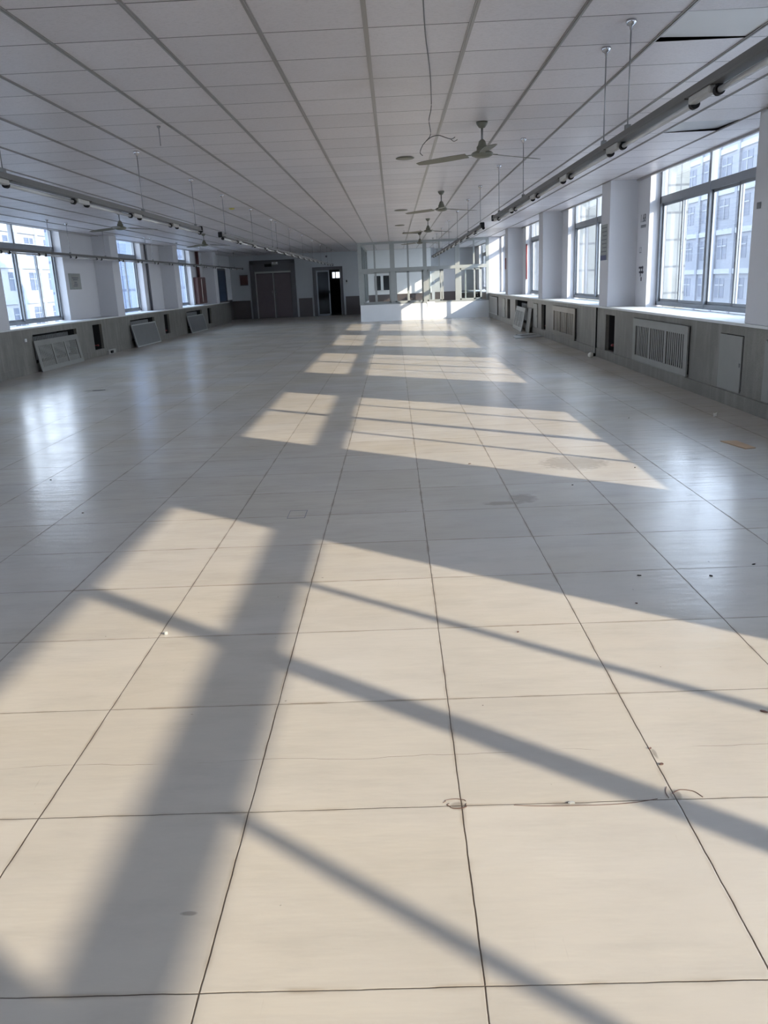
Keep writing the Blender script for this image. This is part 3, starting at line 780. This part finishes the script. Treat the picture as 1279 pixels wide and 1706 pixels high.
def cover(side, y0, y1, z0, z1, x, tilt, label, mt, name='radiator_cover', group=None, zfoot=0.0, nslat=24, solid=False, turn=0.0):
    yc = (y0 + y1) / 2
    r = thing(name, (x, yc, zfoot), label, 'radiator cover' if name == 'radiator_cover' else 'panel', group)
    mx = Matrix.Translation((0, 0, zfoot)) @ side_mx(side, yc, x, tilt, turn)
    w = y1 - y0; h = z1 - z0
    if solid:
        q = MB(); q.obox(mx @ Matrix.Translation((0, 0, h / 2)), w, .018, h)
    else: q = grille_mesh(mx, w, h, .02, nslat)
    q.go('panel', mt, r, bevel=.002)
    if solid and name == 'radiator_cover':
        q = MB()
        for a, b, c, d in ((-w / 2, w / 2, h - .03, h), (-w / 2, w / 2, 0, .03), (-w / 2, -w / 2 + .03, 0, h), (w / 2 - .03, w / 2, 0, h)):
            q.obox(mx @ Matrix.Translation(((a + b) / 2, .0, (c + d) / 2)), b - a, .034, d - c)
        q.go('rim', M['board'], r, bevel=.002)
    else:
        q = MB()
        q.obox(mx @ Matrix.Translation((0, -.0, 0.004)), w, .034, .008)
        q.obox(mx @ Matrix.Translation((0, -.0, h - .004)), w, .034, .008)
        q.go('folded_edge', mt, r)
    return r
# right side
cover(1, 9.90, 12.19, .155, .755, 3.478, 0, 'near grey radiator cover with upright slots, mounted in the low wall on the right', M['grille'], zfoot=.155)
cover(1, 3.9, 6.15, .155, .755, 3.478, 0, 'grey slotted radiator cover mounted beside the camera on the right', M['grille'], zfoot=.155) if False else None
cover(1, 16.13, 18.40, .155, .760, 3.474, 0.0, 'brownish steel slotted radiator cover mounted slightly proud of the right low wall', M['grille2'], zfoot=.152)
cover(1, 28.32, 30.58, .155, .735, 3.482, 0, 'closed radiator cover at the far end of the right low wall, by the booth', M['grille'], zfoot=.155, solid=True)
# two pulled-off covers leaning at the open niche on the right
cover(1, 21.80, 23.95, 0, .60, 3.335, -.20, 'greenish slotted cover leaning against the open niche on the right', M['board'], name='leaning_cover', nslat=21, turn=-.04)
cover(1, 21.20, 21.72, 0, .60, 3.40, -.12, 'plain grey panel leaning beside the open niche, nearer than the slotted one', M['grille'], name='leaning_board', solid=True)
o = MB().prism([(2.84, 20.2), (3.50, 20.45), (3.47, 19.65), (2.80, 19.35)], .0, .018).prism([(2.95, 20.35), (3.42, 20.62), (3.44, 20.2), (3.0, 20.0)], .018, .034).go('flat_board', M['board'], bevel=.002, origin=(3.15, 20, 0))
tag(o, 'pale boards lying flat on the floor by the leaning covers', 'board')
# narrow hatches
def hatch(side, y0, y1, label, ajar=0.0):
    X = XR if side > 0 else XL
    x = X - .006 * side
    r = thing('access_hatch', (x, (y0 + y1) / 2, .155), label, 'hatch')
    q = MB().box(x - .007, x + .007, y0 + .012, y1 - .004, .160, .728)
    q.go('hatch_door', M['terrazzo'] if side < 0 else M['grille'], r, bevel=.002)
    q = MB().box(x - .010 * side - .004, x - .010 * side + .004, y0 + .03, y0 + .05, .42, .46)
    q.go('pull', M['steel'], r)
hatch(1, 8.37, 8.97, 'grey steel hatch door in the right low wall, nearest one fully in view')
hatch(1, 7.28, 7.86, 'grey steel hatch door at the right edge of the picture')
hatch(1, 20.5, 21.1, 'narrow closed hatch in the right low wall near the leaning covers')
hatch(1, 26.5, 27.1, 'far narrow hatch in the right low wall before the booth')
# open niches: pipes and radiators inside
def niche_pipes(side, y0, y1, label):
    X = (XR + .20) if side > 0 else (XL - .20)
    r = thing('heating_pipe', (X, (y0 + y1) / 2, .155), label, 'pipe')
    MB().box(X - .005 + .03 * side, X + .005 + .03 * side, y0 + .01, y1 - .01, .16, .73).go('back_board', M['rust'], r)
    MB().cyl((X, y1 - .15, .155), (X, y1 - .15, .73), .022).go('riser', M['rust'], r, smooth=True)
    MB().cyl((X, y1 - .15, .24), (X - .10 * side, y1 - .15, .24), .014).sphere((X - .11 * side, y1 - .15, .24), .03, (1, 1, .8)).go('valve', M['red'], r, smooth=True)
niche_pipes(1, 13.33, 13.90, 'rust brown heating pipe inside the open niche on the right')
niche_pipes(1, 19.42, 19.99, 'heating pipe in the second open niche on the right')
niche_pipes(1, 25.4, 26.0, 'heating pipe in the open niche under the farthest right pier')
niche_pipes(-1, 19.2, 19.80, 'heating pipe in the narrow open niche on the left')
niche_pipes(-1, 25.3, 25.85, 'heating pipe in the second narrow niche on the left')
def radiator(side, y0, y1, label):
    X = (XR + .22) if side > 0 else (XL - .22)
    r = thing('radiator', (X, (y0 + y1) / 2, .16), label, 'radiator')
    q = MB(); y = y0 + .12
    while y < y1 - .1:
        q.box(X - .05, X + .05, y, y + .045, .20, .66); y += .075
    q.go('fins', M['steel'], r, bevel=.008)
    MB().cyl((X, y0 + .05, .62), (X, y1 - .05, .62), .018).cyl((X, y0 + .05, .24), (X, y1 - .05, .24), .018).go('pipes', M['rust'], r, smooth=True)
    MB().box(X - .02, X + .02, y0 + .3, y0 + .34, .155, .2).box(X - .02, X + .02, y1 - .34, y1 - .3, .155, .2).go('foot', M['steel'], r)
radiator(1, 22.1, 24.3, 'finned radiator in the open niche behind the leaning covers on the right')
radiator(-1, 15.95, 18.2, 'radiator in the nearest open niche on the left')
radiator(-1, 22.0, 24.26, 'radiator in the second open niche on the left')
radiator(-1, 28.1, 30.35, 'radiator in the farthest open niche on the left')
# left leaning covers
cover(-1, 15.9, 18.12, 0, .60, -6.89, -.15, 'slotted grey radiator cover taken off and leaning under the nearest left window', M['grille'], nslat=27)
cover(-1, 21.9, 24.15, 0, .60, -6.85, -.20, 'plain grey radiator cover with pale rim leaning under the second left window', M['steel'], solid=True)
cover(-1, 27.95, 30.3, 0, .58, -6.84, -.22, 'radiator cover leaning under the farthest left window', M['steel'], solid=True)
# hidden-side covers for bays outside the frame are left out; close those niches
for a, b in ((9.9, 12.15),):
    cover(-1, a, b, .155, .71, -6.985, 0, 'slotted radiator cover still mounted at the left edge of the picture', M['grille'], zfoot=.155)
# vertical pipe line between bays on the right
for y, lab in ((14.49, 'thin dark pipe running down the right low wall beside the open niche'),):
    o = MB().cyl((XR - .010, y, 0.0), (XR - .010, y, SZ - .03), .012).go('thin_pipe', M['black'], smooth=True, origin=(XR, y, 0)); tag(o, lab, 'pipe')
# left sockets and dot
o = thing('floor_socket', (-6.97, 20.15, 0), 'white socket box with black plug at the foot of the left wall', 'socket')
MB().box(-6.988, -6.93, 19.9, 20.4, .0, .10).go('box', M['cover'], o, bevel=.004)
MB().box(-6.93, -6.90, 20.0, 20.14, .02, .08).go('plug', M['black'], o, bevel=.004)
o = MB().box(-6.999, -6.975, 15.56, 15.63, .60, .66).go('wall_switch', M['white'], bevel=.004, origin=(-7, 15.6, .6)); tag(o, 'tiny white switch on the low wall left of the leaning slotted cover', 'switch')

# ------------------------------------------------------------------ left wall end: cabinet, pipe, notice
o = thing('hose_cabinet', (RL, 32.1, .90), 'maroon wall cabinet with pale edge beyond the third left window', 'cabinet')
MB().box(RL, RL + .16, 31.45, 32.75, .90, 1.86).go('body', M['maroon'], o, bevel=.006)
MB().box(RL + .16, RL + .175, 31.5, 32.7, .94, 1.82).go('cabinet_door', M['maroon'], o, bevel=.004)
MB().box(RL + .165, RL + .185, 31.95, 32.01, .96, 1.80).go('door_edge', M['paper'], o)
o = MB().cyl((RL + .09, 32.0, 1.865), (RL + .09, 32.0, HC - .013), .06, seg=18).go('riser_pipe', M['maroon'], smooth=True, origin=(RL + .09, 32, 1.865)); tag(o, 'thick maroon pipe rising from the cabinet to the ceiling', 'pipe')
o = MB().cyl((RL + .05, 25.55, SZ + .002), (RL + .05, 25.55, HC - .013), .035, seg=14).go('wall_pipe', M['dframe'], smooth=True, origin=(RL + .05, 25.55, SZ)); tag(o, 'slim dark vertical pipe beside the second left window', 'pipe')
o = thing('wall_notice', (RL + .01, 19.6, 1.7), 'small framed grey notice on the left wall between the first two windows', 'notice')
MB().box(RL + .002, RL + .016, 19.35, 20.05, 1.54, 1.90).go('notice_frame', M['greypaper'], o, bevel=.003)
MB().box(RL + .016, RL + .019, 19.45, 19.95, 1.58, 1.86).go('sheet', M['grille'], o)
q = MB()
for z, a, b in ((1.80, 19.5, 19.9), (1.76, 19.55, 19.85), (1.70, 19.62, 19.78), (1.66, 19.6, 19.82), (1.62, 19.55, 19.8)):
    q.box(RL + .019, RL + .0205, a, b, z - .012, z + .012)
q.go('print', M['faint'], o)

# far wall fittings
o = thing('notice_board', (-6.82, YF, 1.5), 'small dark maroon board on the far wall left of the double door', 'notice board')
MB().box(-7.02, -6.66, YF - .03, YF - .001, 1.52, 1.95).go('board', M['maroon'], o, bevel=.004)
MB().box(-7.03, -6.65, YF - .036, YF - .02, 1.50, 1.53).box(-7.03, -6.65, YF - .036, YF - .02, 1.94, 1.97).go('board_edge', M['dframe'], o)
o = thing('emergency_light', (-5.37, YF, 2.3), 'small pale twin-lamp emergency light box over the double door', 'lamp')
MB().box(-5.50, -5.22, YF - .14, YF - .055, 2.36, 2.48).go('housing', M['cover'], o, bevel=.006)
for x in (-5.45, -5.27): MB().sphere((x, YF - .15, 2.44), .035, (1, .7, 1)).go('lamp', M['white'], o, smooth=True)
o = MB().box(-5.84, -5.52, YF - .10, YF - .055, 2.28, 2.40).go('exit_box', M['black'], bevel=.005, origin=(-5.7, YF, 2.3)); tag(o, 'dark box hung on the lintel of the double door, left of the emergency light', 'box')
o = thing('control_box', (-2.12, YF, 1.4), 'small dark control box on the far wall right of the open glass door', 'control box')
MB().box(-2.19, -2.08, YF - .05, YF - .001, 1.38, 1.58).go('body', M['cover'], o, bevel=.004)
MB().box(-2.16, -2.11, YF - .065, YF - .05, 1.46, 1.55).go('button', M['black'], o, bevel=.003)
o = MB().sphere((-3.0, YF - .03, 2.62), .05, (1, .6, .9)).go('round_alarm', M['dframe'], smooth=True, origin=(-3, YF, 2.62)); tag(o, 'small dark round alarm high on the far wall above the open door', 'alarm')

# ------------------------------------------------------------------ marks on the right piers
def text(body, size, loc, rot, mt, name, label, cat, extr=.0006):
    cu = bpy.data.curves.new(name, 'FONT'); cu.body = body; cu.size = size; cu.extrude = extr; cu.materials.append(mt)
    tmp = bpy.data.objects.new(name + '_curve', cu); COL.objects.link(tmp)
    bpy.context.view_layer.update()
    me = bpy.data.meshes.new_from_object(tmp.evaluated_get(bpy.context.evaluated_depsgraph_get()))
    bpy.data.objects.remove(tmp)
    o = bpy.data.objects.new(name, me); COL.objects.link(o); o.location = loc; o.rotation_euler = rot
    if label: tag(o, label, cat)
    return o
RT = (math.pi / 2, 0, -math.pi / 2)      # reads along -y on a wall facing -x
x = RR - .002
text('1.68', .17, (x, 13.70, 2.14), RT, M['ink'], 'painted_number', 'dark handwritten 1.68 on the wall beside the near right window', 'writing')
o = MB()
for k in range(5): o.box(x - .001, x, 13.62 - k * .055, 13.65 - k * .055, 2.055, 2.095)
o.box(x - .001, x, 13.38, 13.66, 2.088, 2.096)
o = o.go('small_writing', M['ink'], origin=(x, 13.5, 2.07)); tag(o, 'line of tiny dark writing under the painted number', 'writing')
text('L2', .13, (x, 13.70, 1.68), RT, M['faint'], 'painted_mark', 'faint grey letters on the wall below the painted number', 'writing')
o = MB().box(x - .001, x, 13.44, 13.68, 1.44, 1.47).box(x - .001, x, 13.46, 13.50, 1.36, 1.48).box(x - .001, x, 13.56, 13.60, 1.32, 1.47).box(x - .001, x, 13.42, 13.66, 1.37, 1.40).box(x - .001, x, 13.50, 13.56, 1.25, 1.31)
o = o.go('black_marks', M['ink'], origin=(x, 13.5, 1.4)); tag(o, 'black brushed characters low on the wall beside the near right window', 'writing')
# long strip notice on the face of the pier
o = thing('strip_notice', (XR - .003, 14.15, 1.85), 'tall narrow grey printed notice on the face of the right pier', 'notice')
MB().box(XR - .004, XR - .001, 13.95, 14.38, 1.60, 2.16).go('sheet', M['greypaper'], o)
q = MB()
for k in range(7): q.box(XR - .006, XR - .004, 14.0, 14.33 - (k % 3) * .05, 2.10 - k * .062, 2.118 - k * .062)
q.go('print', M['faint'], o)
MB().box(XR - .006, XR - .004, 14.0, 14.36, 1.60, 1.68).go('stamp', M['inkblue'], o)
# curved faint smudges on the near side of that pier
o = MB().box(3.60, 3.70, 13.896, 13.8995, 1.37, 1.385).box(3.68, 3.74, 13.896, 13.8995, 1.385, 1.395).go('scuff_mark', M['faint'], origin=(3.65, 13.9, 1.38)); tag(o, 'small grey scuff on the near side of the right pier', 'scuff')
o = MB().box(XR - .008, XR - .001, 26.22, 26.5, 1.62, 1.95).go('red_tag', M['red'], origin=(XR, 26.3, 1.7)); tag(o, 'dull red paper tag on the farthest right pier', 'paper tag')
o = MB().cyl((3.97, 25.27, 1.30), (3.97, 25.27, 2.30), .02).go('red_strip', M['red'], smooth=True, origin=(3.97, 25.27, 1.3)); tag(o, 'dull red rod standing against the third right window', 'rod')
o = MB().box(XR - .010, XR - .001, 8.22, 8.30, 1.93, 1.99).go('wall_hook', M['steel'], bevel=.003, origin=(XR, 8.26, 1.95)); tag(o, 'tiny metal hook on the pier at the right edge', 'hook')

# ------------------------------------------------------------------ litter on the floor
o = thing('pipe_cap', (3.36, 14.30, 0), 'small white round cap on the floor against the right wall', 'cap')
MB().sphere((3.36, 14.30, .045), .05, (1, 1, .9)).go('cap', M['paper'], o, smooth=True)
MB().cyl((3.39, 14.30, .045), (3.44, 14.30, .045), .028).go('stub', M['black'], o)
o = MB().prism([(2.70, 6.78), (2.83, 6.77), (2.86, 6.46), (2.77, 6.44)], .001, .007).go('cardboard_piece', M['card'], origin=(2.78, 6.6, 0)); tag(o, 'brown cardboard strip on the floor near the right wall', 'cardboard')
def scrap(x, y, r, mt, label, name='litter_scrap', sy=.45, rot=0.4, cat='scrap', h=.003):
    r *= .55 if r < .06 else 1
    q = MB(); pts = []
    for k in range(9):
        a = 2 * math.pi * k / 9; rr = r * random.uniform(.65, 1.1)
        px, py = rr * math.cos(a), rr * sy * math.sin(a)
        pts.append((x + px * math.cos(rot) - py * math.sin(rot), y + px * math.sin(rot) + py * math.cos(rot)))
    q.prism(pts, .0008, h)
    for vv in q.bm.verts:
        if vv.co.z > .003: vv.co.z += random.uniform(0, h)
    o = q.go(name, mt, origin=(x, y, 0)); return tag(o, label, cat)
scrap(3.12, 8.0, .05, M['paper'], 'white crumpled paper scrap on the floor below the hatch door', h=.02)
scrap(-4.55, 12.4, .10, M['black'], 'dark flat rag on the floor at the left', sy=.35, rot=.2)
scrap(1.165, 2.41, .025, M['rust'], 'dark splinter on the floor at the right edge of the picture', sy=.3, rot=-.6)
scrap(-1.03, 3.20, .016, M['board'], 'tiny white crumb on the floor joint at the left', h=.008)
scrap(.735, 2.215, .010, M['rust'], 'brown crumb in the floor joint at the right')
scrap(.742, 2.13, .013, M['rust'], 'brown chip beside the floor joint, just nearer than the crumb', sy=.6)
scrap(.44, 1.957, .020, M['board'], 'white flake stuck in the crosswise floor joint', sy=.35, rot=0)
scrap(1.02, 3.36, .014, M['rust'], 'brown fleck on the sunlit floor edge at the right', sy=.35, rot=-.7)
scrap(1.13, 3.70, .022, M['black'], 'dark sliver lying across the shaded floor joint', sy=.25, rot=-.3)
scrap(1.46, 3.66, .018, M['black'], 'black fleck on the shaded floor, right of the dark sliver', sy=.4, rot=-.8)
scrap(1.72, 3.80, .018, M['black'], 'black fleck on the shaded floor near the right edge', sy=.4)
scrap(.46, 3.10, .008, M['rust'], 'small brown fleck above the floor joint in the sun', sy=.5)
scrap(1.75, 5.95, .014, M['black'], 'tiny dark chip by the tip of the second sun patch', sy=.5)
scrap(2.3, 8.1, .016, M['black'], 'tiny dark chip on the floor toward the right wall', sy=.5)
scrap(1.19, 5.5, .014, M['black'], 'tiny black chip on the lit floor, in the near half of the second sun patch', sy=.6)
scrap(.55, 6.3, .02, M['rust'], 'brown fleck in the second sun patch', sy=.3, rot=.2)
scrap(-2.8, 6.3, .014, M['black'], 'tiny dark chip on the floor at the left in the shade', sy=.6)
scrap(-2.15, 5.25, .014, M['rust'], 'brown speck on the shaded floor at the left', sy=.6)
scrap(2.72, 29.5, .12, M['rust'], 'dark scrap on the floor before the booth wall', sy=.25)
# cracked corner chips with lifted rims
q = MB()
for (cx, cy, R, a0, a1) in ((.124, 1.965, .026, 2.6, 6.6), (.118, 1.972, .034, .5, 2.9)):
    pts = [(cx + R * math.cos(a0 + (a1 - a0) * k / 9) * (1 + .12 * math.sin(k * 2.1)), cy + .62 * R * math.sin(a0 + (a1 - a0) * k / 9), .0008) for k in range(10)]
    q.tube(pts, .0011, 5)
o = q.go('broken_joint_corner', M['rust'], origin=(.124, 1.96, 0)); tag(o, 'broken ring of grout where two floor joints cross, near the middle', 'floor chip')
q = MB().tube([(.728, 1.988, .0008), (.755, 2.004, .0008), (.79, 1.995, .0008), (.806, 1.968, .0008)], .0011, 5).tube([(.712, 1.968, .0008), (.712, 1.995, .0008), (.722, 2.02, .0008)], .0011, 5)
q.tube([(.28, 1.957, .0008), (.36, 1.949, .0008), (.50, 1.946, .0008), (.60, 1.951, .0008), (.68, 1.966, .0008)], .0009, 5)
o = q.go('cracked_joint_edge', M['rust'], origin=(.72, 1.98, 0)); tag(o, 'cracked tile edge along the crosswise floor joint at the right', 'floor chip')
# floor hatch outline
q = MB()
x0, x1, y0, y1 = -.73, -.615, 4.93, 5.11
q.box(x0, x1, y0, y0 + .004, .0002, .0012).box(x0, x1, y1 - .004, y1, .0002, .0012).box(x0, x0 + .003, y0, y1, .0002, .0012).box(x1 - .004, x1, y0, y1, .0002, .0016)
o = q.go('floor_box_lid', M['faint'], origin=(-.67, 5.02, 0)); tag(o, 'small rectangular lid outline set in the floor above the sun patch', 'floor lid')

# ------------------------------------------------------------------ outside
struct(MB().box(-160, 160, -80, 220, -9.2, -9.0).go('ground', M['asphalt']))
def facade_building(name, loc, x_face, depth, y0, y1, z0, z1, mt, label, side, floor_h=3.3, band0=4.1, wpitch=4.2):
    """long block parallel to the hall, its face towards it"""
    r = thing(name, loc, label, 'building')
    xa, xb = (x_face, x_face + depth) if side > 0 else (x_face - depth, x_face)
    MB().box(xa, xb, y0, y1, z0, z1).go('wall', mt, r)
    f = x_face - .12 * side
    q = MB(); z = band0 - floor_h * 4
    while z < z1 - .2:
        if z > z0: q.box(min(f, x_face), max(f, x_face), y0, y1, z, z + .42)
        z += floor_h
    q.go('floor_bands', M['band'], r)
    y = y0 + 1.5; n = 0
    q2 = MB()
    while y < y1 - 2.4:
        q2.box(min(f, x_face) - .05, max(f, x_face) + .05, y + 2.75, y + 3.25, z0, z1)
        y += wpitch
    q2.go('piers', M['facade'] if mt is M['facade'] else M['band'], r)
    z = band0 - floor_h * 4
    while z < z1 - 2.6:
        y = y0 + 1.5
        while y < y1 - 2.4:
            if z > -7 and n < 98:
                g_ = x_face - .02 * side
                w_ = MB().box(min(g_, x_face), max(g_, x_face), y + .4, y + 2.4, z + 1.25, z + 2.95).go('window', M['facwin'], r)
                fr = MB().box(g_ - .05, g_ + .05, y + .4, y + 2.4, z + 2.30, z + 2.38).box(g_ - .05, g_ + .05, y + 1.36, y + 1.44, z + 1.25, z + 2.95).go('window_bar', M['band'], w_)
                n += 1
            y += wpitch
        z += floor_h
    return r
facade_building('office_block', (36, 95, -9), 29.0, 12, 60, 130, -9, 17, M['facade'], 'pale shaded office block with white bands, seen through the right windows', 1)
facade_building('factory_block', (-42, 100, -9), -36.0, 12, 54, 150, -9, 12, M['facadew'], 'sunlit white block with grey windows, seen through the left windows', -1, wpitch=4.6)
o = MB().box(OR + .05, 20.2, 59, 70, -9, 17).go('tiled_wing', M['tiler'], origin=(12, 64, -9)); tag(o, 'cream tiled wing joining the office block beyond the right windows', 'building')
o = MB().box(-20.3, OL - .35, 50, 60, -9, 16).go('tiled_wing', M['tilel'], origin=(-14, 55, -9)); tag(o, 'blue-grey tiled wing close beyond the left windows', 'building')
